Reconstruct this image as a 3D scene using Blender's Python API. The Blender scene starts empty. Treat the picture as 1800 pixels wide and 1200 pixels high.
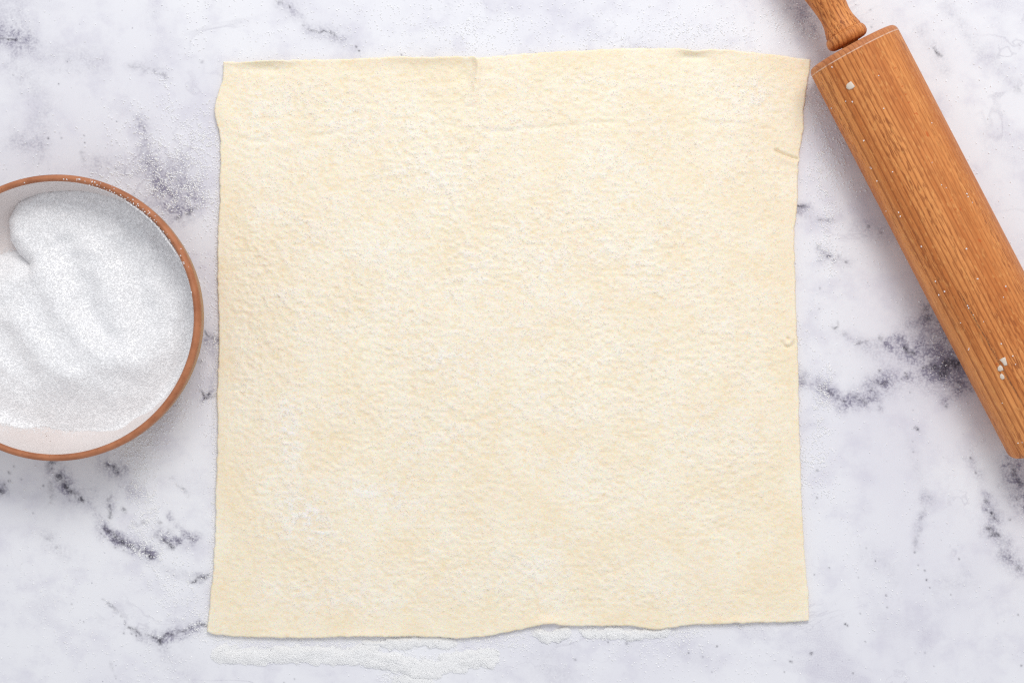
import bpy, bmesh, math, random
import numpy as np
from mathutils import Vector, Matrix

# ------------------------------------------------------------------ camera, world, light
H = 0.9                                   # camera height above the counter, metres
PX = 0.35e-3                              # metres on the counter per photograph pixel (1800 wide)
C = bpy.context.scene.collection
scene = bpy.context.scene
cd = bpy.data.cameras.new('camera'); cam = bpy.data.objects.new('camera', cd); C.objects.link(cam)
cam.location = (0, 0, H); cam.rotation_euler = (0, 0, 0)
cd.sensor_width = 36; cd.lens = 36 * H / (1800 * PX); cd.clip_start = 0.01; cd.clip_end = 50
scene.camera = cam
scene.view_settings.view_transform = 'Standard'; scene.view_settings.look = 'None'
scene.view_settings.exposure = 0; scene.view_settings.gamma = 1
w = bpy.data.worlds.new('World'); scene.world = w; w.use_nodes = True
w.node_tree.nodes['Background'].inputs[0].default_value = (0.93, 0.95, 1.0, 1)
w.node_tree.nodes['Background'].inputs[1].default_value = 0.695
ld = bpy.data.lights.new('window_light', 'AREA'); ld.shape = 'RECTANGLE'; ld.size = 0.75; ld.size_y = 0.6
ld.energy = 13.8; ld.color = (1.0, 0.985, 0.96)
lo = bpy.data.objects.new('window_light', ld); C.objects.link(lo)
lo.location = (0.24, 0.95, 1.30)
lo.rotation_euler = (Vector((0, -0.02, 0)) - lo.location).to_track_quat('-Z', 'Y').to_euler()
scene.cycles.use_denoising = False; scene.cycles.filter_width = 1.25
scene.cycles.max_bounces = 16; scene.cycles.diffuse_bounces = 14; scene.cycles.transmission_bounces = 8

# ------------------------------------------------------------------ helpers
rng = np.random.default_rng(7)
def w2(px, py, z=0.0):
    k = PX * (H - z) / H
    return (np.asarray(px, float) - 900) * k, (600 - np.asarray(py, float)) * k

def vnoise(x, y, seed=0):
    """smooth value noise in -1..1"""
    x = np.asarray(x, float); y = np.asarray(y, float)
    r = np.random.default_rng(seed).random((256, 256)) * 2 - 1
    xi = np.floor(x).astype(int); yi = np.floor(y).astype(int)
    fx = x - xi; fy = y - yi
    fx = fx * fx * (3 - 2 * fx); fy = fy * fy * (3 - 2 * fy)
    a = r[xi & 255, yi & 255]; b = r[(xi + 1) & 255, yi & 255]
    c = r[xi & 255, (yi + 1) & 255]; d = r[(xi + 1) & 255, (yi + 1) & 255]
    return (a * (1 - fx) + b * fx) * (1 - fy) + (c * (1 - fx) + d * fx) * fy
def fbm(x, y, seed=0, oct=4):
    s = 0; a = 0.55
    for i in range(oct):
        s = s + a * vnoise(x * 2 ** i + 13.7 * i, y * 2 ** i + 7.1 * i, seed + i); a *= 0.55
    return s

def seg_dist(X, Y, pts):
    d = np.full(X.shape, 1e9)
    if len(pts) == 1:
        return np.hypot(X - pts[0][0], Y - pts[0][1])
    for (x0, y0), (x1, y1) in zip(pts[:-1], pts[1:]):
        vx, vy = x1 - x0, y1 - y0
        t = np.clip(((X - x0) * vx + (Y - y0) * vy) / (vx * vx + vy * vy + 1e-9), 0, 1)
        d = np.minimum(d, np.hypot(X - x0 - t * vx, Y - y0 - t * vy))
    return d

def grid_faces(nx, ny):
    i = np.arange(nx - 1)[None, :]; j = np.arange(ny - 1)[:, None]
    a = j * nx + i
    return np.stack([a, a + nx, a + nx + 1, a + 1], -1).reshape(-1, 4)

def fast_mesh(name, co, faces, smooth=True):
    me = bpy.data.meshes.new(name)
    me.vertices.add(len(co)); me.vertices.foreach_set('co', np.ascontiguousarray(co, dtype=np.float32).ravel())
    n = len(faces)
    if n:
        me.loops.add(n * 4); me.polygons.add(n)
        me.loops.foreach_set('vertex_index', np.ascontiguousarray(faces, dtype=np.int32).ravel())
        me.polygons.foreach_set('loop_start', np.arange(n, dtype=np.int32) * 4)
        me.update(calc_edges=True)
        me.polygons.foreach_set('use_smooth', np.full(n, smooth))
    me.update()
    return me
def link(name, me, mat=None, parent=None):
    o = bpy.data.objects.new(name, me); C.objects.link(o)
    if mat: me.materials.append(mat)
    if parent: o.parent = parent
    return o
def attr(me, name, vals):
    a = me.attributes.new(name, 'FLOAT', 'POINT'); a.data.foreach_set('value', np.asarray(vals, np.float32).ravel())
def empty(name, loc=(0, 0, 0), rz=0):
    o = bpy.data.objects.new(name, None); C.objects.link(o); o.location = loc; o.rotation_euler = (0, 0, rz)
    o.empty_display_size = 0.02
    return o
def tag(o, label, cat=None, kind=None, group=None):
    if label: o['label'] = label
    if cat: o['category'] = cat
    if kind: o['kind'] = kind
    if group: o['group'] = group

class NT:
    def __init__(s, name):
        s.m = bpy.data.materials.new(name); s.m.use_nodes = True
        s.t = s.m.node_tree; s.n = s.t.nodes; s.b = s.n['Principled BSDF']
    def new(s, typ, **kw):
        x = s.n.new(typ)
        for k, v in kw.items(): setattr(x, k, v)
        return x
    def put(s, v, sock):
        if isinstance(v, bpy.types.NodeSocket): s.t.links.new(v, sock)
        elif v is not None: sock.default_value = v
    def math(s, op, a, b=None, c=None, clamp=False):
        x = s.new('ShaderNodeMath', operation=op, use_clamp=clamp)
        for i, v in enumerate((a, b, c)): s.put(v, x.inputs[i])
        return x.outputs[0]
    def ramp(s, v, lo, hi, a=0.0, b=1.0):
        x = s.new('ShaderNodeMapRange', interpolation_type='SMOOTHSTEP')
        s.put(v, x.inputs[0]); x.inputs[1].default_value = lo; x.inputs[2].default_value = hi
        x.inputs[3].default_value = a; x.inputs[4].default_value = b
        return x.outputs[0]
    def mix(s, f, a, b, mode='MIX'):
        x = s.new('ShaderNodeMix', data_type='RGBA', blend_type=mode)
        s.put(f, x.inputs[0])
        for v, i in ((a, 6), (b, 7)):
            if isinstance(v, tuple) and len(v) == 3: v = (*v, 1)
            s.put(v, x.inputs[i])
        return x.outputs[2]
    def obj(s, scale=(1, 1, 1), loc=(0, 0, 0)):
        if not hasattr(s, 'tc'): s.tc = s.new('ShaderNodeTexCoord')
        x = s.new('ShaderNodeMapping'); s.t.links.new(s.tc.outputs['Object'], x.inputs[0])
        x.inputs['Scale'].default_value = scale; x.inputs['Location'].default_value = loc
        return x.outputs[0]
    def noise(s, vec, scale, detail=3, rough=0.5, dist=0.0):
        x = s.new('ShaderNodeTexNoise'); s.put(vec, x.inputs['Vector'])
        x.inputs['Scale'].default_value = scale; x.inputs['Detail'].default_value = detail
        x.inputs['Roughness'].default_value = rough; x.inputs['Distortion'].default_value = dist
        return x.outputs['Fac']
    def voro(s, vec, scale, feature='F1'):
        x = s.new('ShaderNodeTexVoronoi', feature=feature); s.put(vec, x.inputs['Vector'])
        x.inputs['Scale'].default_value = scale
        return x
    def attr(s, name):
        x = s.new('ShaderNodeAttribute'); x.attribute_name = name
        return x.outputs['Fac']
    def bump(s, h, dist, strength=1.0, prev=None):
        x = s.new('ShaderNodeBump'); s.put(h, x.inputs['Height'])
        x.inputs['Distance'].default_value = dist; x.inputs['Strength'].default_value = strength
        if prev: s.put(prev, x.inputs['Normal'])
        return x.outputs[0]
    def out(s, col=None, rough=None, normal=None, **kw):
        if isinstance(col, tuple) and len(col) == 3: col = (*col, 1)
        s.put(col, s.b.inputs['Base Color']); s.put(rough, s.b.inputs['Roughness']); s.put(normal, s.b.inputs['Normal'])
        for k, v in kw.items(): s.put(v, s.b.inputs[k.replace('_', ' ')])
        return s.m

# ------------------------------------------------------------------ materials
def mat_marble():
    m = NT('marble')
    vein, halo = m.attr('vein'), m.attr('halo')
    big = m.noise(m.obj(), 6, 4, 0.55, 0.3)
    fine = m.noise(m.obj(), 260, 3, 0.6)
    base = m.mix(m.ramp(big, 0.35, 0.7), (0.83, 0.833, 0.862), (0.745, 0.74, 0.795))
    mott = m.noise(m.obj(), 45, 5, 0.65)
    base = m.mix(m.ramp(mott, 0.45, 0.72, 0, 0.5), base, (0.62, 0.605, 0.69))
    gr = m.noise(m.obj(), 1300, 2, 0.6)
    cl = m.math('MULTIPLY', m.ramp(m.noise(m.obj((1, 1.3, 1), (2, 7, 0)), 11, 5, 0.62, 0.6), 0.52, 0.72), m.ramp(gr, 0.3, 0.7, 0.25, 1.0))
    base = m.mix(m.math('MULTIPLY', cl, 0.5), base, (0.47, 0.45, 0.55))
    def net(scale, loc, wd, st, dist):
        a = m.math('ABSOLUTE', m.math('SUBTRACT', m.noise(m.obj((1, 1.2, 1), loc), scale, 5, 0.62, dist), 0.5))
        k = m.math('MULTIPLY', m.ramp(a, 0, wd, 1, 0), m.ramp(m.noise(m.obj((1, 1, 1), (loc[1], loc[0], 0)), 7, 3), 0.48, 0.64))
        return m.math('MULTIPLY', m.math('MULTIPLY', k, m.ramp(gr, 0.25, 0.65, 0.2, 1.0)), st)
    base = m.mix(net(5.5, (1.3, 4, 0), 0.012, 0.42, 1.2), base, (0.30, 0.28, 0.36))
    base = m.mix(net(13, (8, 2.2, 0), 0.012, 0.30, 0.8), base, (0.36, 0.34, 0.42))
    g = m.noise(m.obj(), 700, 2, 0.6)
    h = m.math('MULTIPLY', halo, m.ramp(g, 0.25, 0.7, 0.45, 1.9))
    h = m.math('MULTIPLY', h, m.ramp(m.noise(m.obj(), 120, 4, 0.7), 0.3, 0.65, 0.45, 1.5), clamp=True)
    base = m.mix(h, base, (0.27, 0.255, 0.335))
    v = m.math('MULTIPLY', vein, m.ramp(m.noise(m.obj(), 640, 3, 0.7), 0.33, 0.6, 0.25, 1.2), clamp=True)
    base = m.mix(m.math('MULTIPLY', v, 0.86), base, (0.055, 0.05, 0.07))
    # tiny printed pits
    vo = m.voro(m.obj(), 150); 
    pit = m.math('MULTIPLY', m.ramp(vo.outputs['Distance'], 0.03, 0.1, 1, 0), m.ramp(m.noise(m.obj((1, 1, 1), (3, 1, 0)), 9, 4, 0.6), 0.5, 0.68, 0, 1))
    base = m.mix(m.math('MULTIPLY', pit, 0.8), base, (0.14, 0.13, 0.17))
    return m.out(base, 0.55, m.bump(fine, 0.0001, 0.2), Specular_IOR_Level=0.3)

def mat_pastry():
    m = NT('pastry_dough')
    n1 = m.noise(m.obj((1, 1.5, 1)), 330, 4, 0.6)
    n2 = m.noise(m.obj(), 28, 4, 0.6)
    n3 = m.noise(m.obj((1, 1.3, 1), (5, 2, 0)), 620, 3, 0.6)
    col = m.mix(m.ramp(n2, 0.35, 0.68), (0.90, 0.78, 0.58), (0.93, 0.84, 0.675))
    col = m.mix(m.ramp(n1, 0.52, 0.70, 0, 0.42), col, (0.90, 0.68, 0.38))
    col = m.mix(m.ramp(n3, 0.5, 0.75, 0, 0.5), col, (0.90, 0.85, 0.74))
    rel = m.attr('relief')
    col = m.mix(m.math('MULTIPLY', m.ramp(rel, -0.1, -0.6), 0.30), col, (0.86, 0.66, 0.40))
    dst = m.math('MULTIPLY', m.attr('dust'), m.ramp(rel, -0.3, 0.45, 0.25, 1.0))
    col = m.mix(m.math('MULTIPLY', dst, 0.62, clamp=True), col, (0.92, 0.885, 0.835))
    spots = m.voro(m.obj((1, 1.4, 1)), 75)
    sp = m.math('MULTIPLY', m.ramp(spots.outputs['Distance'], 0.05, 0.13, 1, 0), m.ramp(n2, 0.45, 0.6))
    col = m.mix(m.math('MULTIPLY', sp, 0.35), col, (0.75, 0.52, 0.26))
    b = m.bump(n1, 0.0009, 0.4)
    b = m.bump(n3, 0.0005, 0.35, b)
    return m.out(col, 0.62, b, Specular_IOR_Level=0.3, Subsurface_Weight=0.28, Subsurface_Scale=0.004, Subsurface_Radius=(1.0, 0.6, 0.3))

def mat_sugar(name='sugar', col=(0.975, 0.975, 0.98), tr=0.3):
    m = NT(name)
    m.out(col, 0.3, None, Specular_IOR_Level=0.4)
    tl = m.new('ShaderNodeBsdfTranslucent'); tl.inputs[0].default_value = (*col, 1)
    mx = m.new('ShaderNodeMixShader'); mx.inputs[0].default_value = tr
    m.t.links.new(m.b.outputs[0], mx.inputs[1]); m.t.links.new(tl.outputs[0], mx.inputs[2])
    m.t.links.new(mx.outputs[0], m.n['Material Output'].inputs['Surface'])
    return m.m

def mat_clay():
    m = NT('terracotta_clay')
    n = m.noise(m.obj((1, 1, 2)), 90, 4, 0.6)
    col = m.mix(m.ramp(n, 0.3, 0.7), (0.34, 0.115, 0.045), (0.47, 0.18, 0.08))
    # the unglazed outside wall below the rim is paler, greyer clay with a thin grey-green wash
    sx = m.new('ShaderNodeSeparateXYZ'); m.t.links.new(m.obj(), sx.inputs[0])
    lowm = m.ramp(sx.outputs[2], 0.043, 0.047, 1, 0)
    col = m.mix(m.math('MULTIPLY', lowm, 0.75), col, (0.42, 0.27, 0.15))
    s = m.voro(m.obj(), 320)
    col = m.mix(m.ramp(s.outputs['Distance'], 0.05, 0.13, 0.75, 0), col, (0.10, 0.04, 0.02))
    return m.out(col, 0.6, m.bump(m.noise(m.obj(), 900, 3), 0.0003, 0.5))

def mat_glaze():
    m = NT('speckled_white_glaze')
    n = m.noise(m.obj(), 25, 3)
    col = m.mix(m.ramp(n, 0.3, 0.7), (0.74, 0.67, 0.645), (0.79, 0.73, 0.71))
    s = m.voro(m.obj(), 260)
    g = m.math('MULTIPLY', m.ramp(s.outputs['Distance'], 0.05, 0.14, 1, 0), m.ramp(m.noise(m.obj(), 70, 2), 0.42, 0.55))
    col = m.mix(m.math('MULTIPLY', g, 0.85), col, (0.20, 0.11, 0.07))
    return m.out(col, 0.3, m.bump(m.noise(m.obj(), 120, 3), 0.0006, 0.3))

R_PIN = 0.0282
def mat_wood(name, spots=(), crack=None, ring_x=None, flecky=1.0, dark=1.0):
    m = NT(name)
    sx = m.new('ShaderNodeSeparateXYZ'); m.t.links.new(m.obj(), sx.inputs[0])
    X, Y, Z = sx.outputs
    warp = m.noise(m.obj((7, 55, 55)), 1.0, 3, 0.55)
    dy = m.math('ADD', Y, -0.150); dz = m.math('ADD', Z, -0.002)
    s = m.math('SQRT', m.math('ADD', m.math('MULTIPLY', dy, dy), m.math('MULTIPLY', dz, dz)))
    s = m.math('ADD', s, m.math('MULTIPLY', warp, 0.0020))
    ph = m.math('FRACT', m.math('MULTIPLY', s, 400.0))
    line = m.math('MULTIPLY', m.ramp(ph, 0.52, 0.92), m.ramp(ph, 0.92, 1.0, 1, 0))
    left = m.ramp(Y, -0.012, 0.012, 1.0, 0.5)
    line = m.math('MULTIPLY', line, left)
    tone = m.noise(m.obj((6, 90, 90), (0.3, 1, 0)), 1.0, 4, 0.6)
    col = m.mix(m.ramp(tone, 0.3, 0.7), (0.53, 0.16, 0.038), (0.82, 0.335, 0.105))
    fib = m.noise(m.obj((60, 1500, 1500)), 1.0, 3, 0.6)
    col = m.mix(m.ramp(fib, 0.35, 0.75, 0, 0.5 * flecky), col, (0.42, 0.155, 0.045))
    col = m.mix(m.math('MULTIPLY', line, 0.75), col, (0.30, 0.08, 0.02))
    # ray flecks: short dark dashes along the grain
    fl = m.noise(m.obj((170, 1300, 1300), (2, 0, 5)), 1.0, 1.5, 0.5)
    fm = m.math('MULTIPLY', m.ramp(fl, 0.53, 0.63), m.ramp(m.noise(m.obj((9, 60, 60), (1, 4, 0)), 1.0, 2), 0.4, 0.6, 0.35, 1.0))
    col = m.mix(m.math('MULTIPLY', fm, 0.8 * flecky), col, (0.29, 0.085, 0.024))
    pale = m.noise(m.obj((250, 700, 700), (9, 0, 5)), 1.0, 2, 0.5)
    col = m.mix(m.ramp(pale, 0.55, 0.75, 0, 0.4), col, (0.84, 0.42, 0.14))
    for (x, y, z, r, rx) in spots:
        v = m.new('ShaderNodeVectorMath', operation='SUBTRACT'); m.t.links.new(m.obj(), v.inputs[0]); v.inputs[1].default_value = (x, y, z)
        v2 = m.new('ShaderNodeVectorMath', operation='MULTIPLY'); m.t.links.new(v.outputs[0], v2.inputs[0]); v2.inputs[1].default_value = (1 / rx, 1 / r, 1 / r)
        v3 = m.new('ShaderNodeVectorMath', operation='LENGTH'); m.t.links.new(v2.outputs[0], v3.inputs[0])
        dd = m.math('ADD', v3.outputs['Value'], m.math('MULTIPLY', m.noise(m.obj(), 900, 2), 1.2))
        col = m.mix(m.ramp(dd, 0.9, 1.8, 0.75, 0), col, (0.50, 0.09, 0.015))
    h = fib
    if crack:
        x0, y0, x1, y1 = crack
        k = (y1 - y0) / (x1 - x0)
        yy = m.math('ADD', m.math('MULTIPLY', m.math('SUBTRACT', X, x0), k), y0)
        yy = m.math('ADD', yy, m.math('MULTIPLY', m.math('SUBTRACT', m.noise(m.obj((120, 0, 0)), 1.0, 3), 0.5), 0.0016))
        d = m.math('ABSOLUTE', m.math('SUBTRACT', Y, yy))
        cm = m.math('MULTIPLY', m.ramp(d, 0.00015, 0.0006, 1, 0), m.math('MULTIPLY', m.ramp(X, x0, x0 + 0.012), m.ramp(X, x1 - 0.02, x1, 1, 0)))
        cm = m.math('MULTIPLY', cm, m.ramp(Z, 0.0, 0.002))
        cm = m.math('MULTIPLY', cm, m.ramp(m.noise(m.obj(), 1100, 2), 0.35, 0.6, 0.35, 1.0))
        col = m.mix(m.math('MULTIPLY', cm, 0.8), col, (0.13, 0.055, 0.03))
    if ring_x is not None:
        worn = m.ramp(X, ring_x * 0.9, ring_x, 1, 0)
        col = m.mix(m.math('MULTIPLY', worn, 0.4), col, (0.42, 0.17, 0.09))
        d = m.math('ABSOLUTE', m.math('SUBTRACT', X, ring_x))
        rm = m.math('MULTIPLY', m.ramp(d, 0.0001, 0.0005, 1, 0), m.ramp(m.noise(m.obj(), 260, 3, 0.6), 0.28, 0.55))
        col = m.mix(m.math('MULTIPLY', rm, 0.6), col, (0.80, 0.62, 0.50))
    b = m.bump(m.math('SUBTRACT', fib, m.math('MULTIPLY', line, 0.6)), 0.0003, 0.5)
    return m.out(col, 0.5, b, Specular_IOR_Level=0.22)

M_MARBLE, M_PASTRY, M_SUGAR = mat_marble(), mat_pastry(), mat_sugar()
M_SUGAR_D = mat_sugar('sugar_on_dough', (0.98, 0.955, 0.90), 0.3)  # light the clear grains pick up from the dough, painted in as warm tint
M_SUGAR_M = mat_sugar('spilled_sugar_crystals', (0.985, 0.985, 0.985), 0.15)
M_HEAP = mat_sugar('sugar_bed', (0.96, 0.96, 0.965), 0.0)
M_CLAY, M_GLAZE = mat_clay(), mat_glaze()

# ------------------------------------------------------------------ sugar grains (geometry nodes)
def grains_modifier(o, mat, seed=0, smin=0.45e-3, smax=1.0e-3):
    ng = bpy.data.node_groups.new('sugar_grains', 'GeometryNodeTree')
    ng.interface.new_socket('Geometry', in_out='INPUT', socket_type='NodeSocketGeometry')
    ng.interface.new_socket('Geometry', in_out='OUTPUT', socket_type='NodeSocketGeometry')
    N = ng.nodes; L = ng.links
    gi = N.new('NodeGroupInput'); go = N.new('NodeGroupOutput')
    cube = N.new('GeometryNodeMeshCube'); cube.inputs['Size'].default_value = (1, 0.85, 0.75)
    sm = N.new('GeometryNodeSetMaterial'); sm.inputs['Material'].default_value = mat
    L.new(cube.outputs['Mesh'], sm.inputs['Geometry'])
    iop = N.new('GeometryNodeInstanceOnPoints')
    rr = N.new('FunctionNodeRandomValue'); rr.data_type = 'FLOAT_VECTOR'
    rr.inputs[0].default_value = (0, 0, 0); rr.inputs[1].default_value = (6.28, 6.28, 6.28); rr.inputs['Seed'].default_value = seed
    rs = N.new('FunctionNodeRandomValue'); rs.data_type = 'FLOAT'
    rs.inputs[2].default_value = smin; rs.inputs[3].default_value = smax; rs.inputs['Seed'].default_value = seed + 5
    sel = N.new('GeometryNodeInputNamedAttribute'); sel.data_type = 'FLOAT'; sel.inputs[0].default_value = 'grain'
    cmp = N.new('FunctionNodeCompare'); cmp.data_type = 'FLOAT'; cmp.operation = 'GREATER_THAN'
    L.new(sel.outputs[0], cmp.inputs[0]); cmp.inputs[1].default_value = 0.5
    L.new(gi.outputs[0], iop.inputs['Points']); L.new(cmp.outputs[0], iop.inputs['Selection'])
    L.new(sm.outputs[0], iop.inputs['Instance']); L.new(rr.outputs[0], iop.inputs['Rotation']); L.new(rs.outputs[1], iop.inputs['Scale'])
    jn = N.new('GeometryNodeJoinGeometry'); L.new(iop.outputs[0], jn.inputs[0]); L.new(gi.outputs[0], jn.inputs[0])
    L.new(jn.outputs[0], go.inputs[0])
    md = o.modifiers.new('sugar_grains', 'NODES'); md.node_group = ng
def grain_object(name, pts, mat, seed=0, base=None, **kw):
    """pts: (n,3); base: optional (co, faces) surface joined under the grains"""
    co = np.asarray(pts); nb = 0; faces = np.zeros((0, 4), int)
    if base is not None:
        nb = len(base[0]); faces = base[1]; co = np.concatenate([base[0], co])
    me = fast_mesh(name, co, faces)
    g = np.ones(len(co)); g[:nb] = 0
    attr(me, 'grain', g)
    o = link(name, me, M_HEAP if base is not None else mat)
    grains_modifier(o, mat, seed, **kw)
    return o

# ------------------------------------------------------------------ marble counter
def build_counter():
    nx, ny = 1001, 668
    xs = np.linspace(-20, 1820, nx); ys = np.linspace(-20, 1220, ny)
    X, Y = np.meshgrid(xs, ys)
    wx = fbm(X / 14, Y / 14, 3) * 7 + fbm(X / 45, Y / 45, 5) * 8
    wy = fbm(X / 14 + 90, Y / 14, 9) * 7 + fbm(X / 45, Y / 45 + 40, 15) * 8
    brk = fbm(X / 9, Y / 9, 21, 3)
    # (points, width px, strength)
    V = [
     ([(0,66),(14,66),(28,72)],2.2,1), ([(230,118),(262,126),(290,135)],2,.3), ([(137,258),(150,290)],2,.25),
     ([(310,385),(330,375),(345,360)],3,.6), ([(365,580),(385,600)],3,.6), ([(350,635)],5,.6),
     ([(355,687),(363,697),(385,696)],2.6,.85), ([(368,690)],4,.8), ([(384,650)],4,.5),
     ([(92,818),(103,838),(118,855),(140,875)],6,.95), ([(85,845),(88,880)],4,.3), ([(0,862)],6,.9),
     ([(185,820),(205,825)],4,.6), ([(206,832)],7,.8), ([(295,832),(312,850),(332,872)],2.2,.4),
     ([(190,880),(193,905)],4,.7), ([(217,899)],4.5,.85), ([(183,930),(205,945),(235,958)],4.5,.95), ([(235,958),(255,968),(268,978)],4,.9),
     ([(228,922),(245,922),(280,918),(300,935)],3,.5), ([(275,940),(290,953),(305,962)],4,.95), ([(305,955),(335,950)],3.5,.5),
     ([(335,1020),(352,1014),(366,1012)],4,.75), ([(180,1050),(212,1078),(228,1100)],1.6,.5), ([(228,1100),(255,1117),(283,1122),(310,1108),(345,1096),(365,1097)],2.6,.65),
     ([(283,1126)],5,.9), ([(75,945),(90,950),(105,965)],2,.3), ([(195,1165),(205,1190)],2,.2),
     ([(490,4),(500,7)],2.4,.7), ([(510,14)],2.2,.8), ([(532,45)],1.8,.95), ([(540,50),(560,52),(575,54),(590,63)],2.0,.7), ([(555,108)],1,.2),
     ([(627,82)],2,1), ([(631,89)],2.2,1), ([(708,95),(716,98)],1.8,.8), ([(1640,88),(1650,99)],3,.7), ([(1788,155),(1800,163)],3,.5),
     ([(1403,359),(1416,363)],2.6,1), ([(1425,388),(1450,386),(1472,385)],1.4,.5), ([(1440,437),(1450,445)],2,.5), ([(1456,451),(1478,452)],3,.45),
     ([(1465,575),(1473,568)],2.2,.75), ([(1472,578),(1482,587)],2,.4), ([(1503,607),(1510,603)],2.6,1), ([(1515,600),(1545,602),(1560,608)],2,.35),
     ([(1540,603),(1552,592)],3,.5), ([(1588,612),(1603,616)],5,.8), ([(1590,600),(1603,604)],6,.3), ([(1632,640),(1650,652),(1658,642)],8,.8), ([(1655,655),(1662,640),(1682,640)],9,.95), ([(1628,545),(1634,560)],8,.6), ([(1685,672)],8,.5),
     ([(1405,662),(1425,672),(1445,680)],3,.35), ([(1450,685),(1470,700),(1484,707)],3.5,.55), ([(1483,706)],2.4,1), ([(1500,703),(1512,696),(1530,688),(1548,676)],5,.5),
     ([(1548,676),(1560,668)],4,.7), ([(1545,650)],3,.7), ([(1520,704)],3,.7), ([(1590,652),(1596,664)],2.2,.55), ([(1622,645)],2.4,.8), ([(1610,752),(1617,758)],2.4,.95),
     ([(1663,714)],3,.45), ([(1705,804)],2,.95), ([(1714,830)],2,.7), ([(1635,872)],4,.3), ([(1625,885),(1618,910),(1612,945),(1608,965)],2,.25), ([(1608,970)],2,.85), ([(1614,992)],1.4,.8),
     ([(1625,1002)],1.8,.9), ([(1628,1020)],2.2,1), ([(1634,1033)],1.5,.7), ([(1732,882)],3.6,.9), ([(1738,893),(1748,908)],4,.85), ([(1740,925),(1745,938),(1760,943)],4,.75), ([(1774,912)],3,.6),
     ([(1766,956)],3,.6), ([(1762,970),(1780,985)],4,.25), ([(1792,997)],4,.75), ([(1790,875)],5,.85), ([(1780,820),(1798,850)],7,.6), ([(1610,1147)],2,.2), ([(1625,1146)],2,.35),
    ]
    for (x, y, r, s) in [(204,297,2,.6),(178,294,1.6,.5),(84,243,2,.8),(108,243,1.6,.6),(105,235,1.6,.3),(148,239,1.2,.8),(149,252,1.4,.9),(252,225,1.2,.9),(103,148,1.4,.9),(118,109,1.3,.9),(181,106,1.2,.7),(23,131,1.3,.7),(205,214,1.2,.8),(205,252,1.3,.7),
        (68,288,1.6,.5),(17,830,2.4,.9),(15,845,2.4,.95),(7,851,2,.8),(25,819,1.8,.7),(37,841,1.8,.6),(58,901,1.4,.9),(76,853,2,.7),(148,1092,1.3,.8),(218,1112,2,.8),(232,1113,1.6,.7),(241,1116,2,.95),(178,938,1.6,.8),(184,943,1.6,.8),(204,962,2,.8),(218,967,1.6,.8),(127,1062,2,.4),
        (360,5,1,.5),(354,110,2.4,.4),(1453,451,2,1),(1487,461,2,1),(1529,399,3,.9),(1549,409,2,.5),(1442,507,2,.6),(1545,713,1.2,.6),(1538,985,1.5,.95),(1458,998,1.5,.95),(1432,1010,1.4,.7),(1558,1046,2,1),(1560,1067,1.4,.9),(1487,1096,2.2,.95),(1491,1099,1.8,.95),(1426,1147,2.6,1),
        (1388,1161,2,.9),(1392,1162,1.8,.8),(1500,1182,1.6,1),(1512,1078,1.3,.8),(1520,1126,1.4,.8),(1685,982,2,.7),(1795,1170,1.8,.9),(1789,1080,1.6,.8),(1671,1045,1.2,.8),(1509,1015,1,.5),(1523,963,1,.5),(1102,1130,2.6,1),(1068,1128,1.6,.9),(986,1127,1.3,.8),(1012,1159,2,.7),(1260,1134,1.8,.8),
        (1210,1147,1.6,.8),(1235,1154,1.8,.5),(1379,1180,1.6,.7),(1251,1180,1.4,.6),(640,1138,2,.9),(500,1199,1.6,.7),(518,1192,1.4,.7),(1612,755,2,.9),(1641,1170,1,.5),(1605,720,1.3,.7),(1600,690,1.3,.8),(1585,665,1.4,.7),(1650,657,2,.8),(1530,18,1.6,.6),(1531,47,2,.6),(1615,130,1,.3),(1605,794,1.5,.6),(1605,776,1.3,.5),(1440,542,1.5,.6),(1437,874,2,.6),(1436,825,3,.5)]:
        V.append(([(x, y)], r, s))
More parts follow.
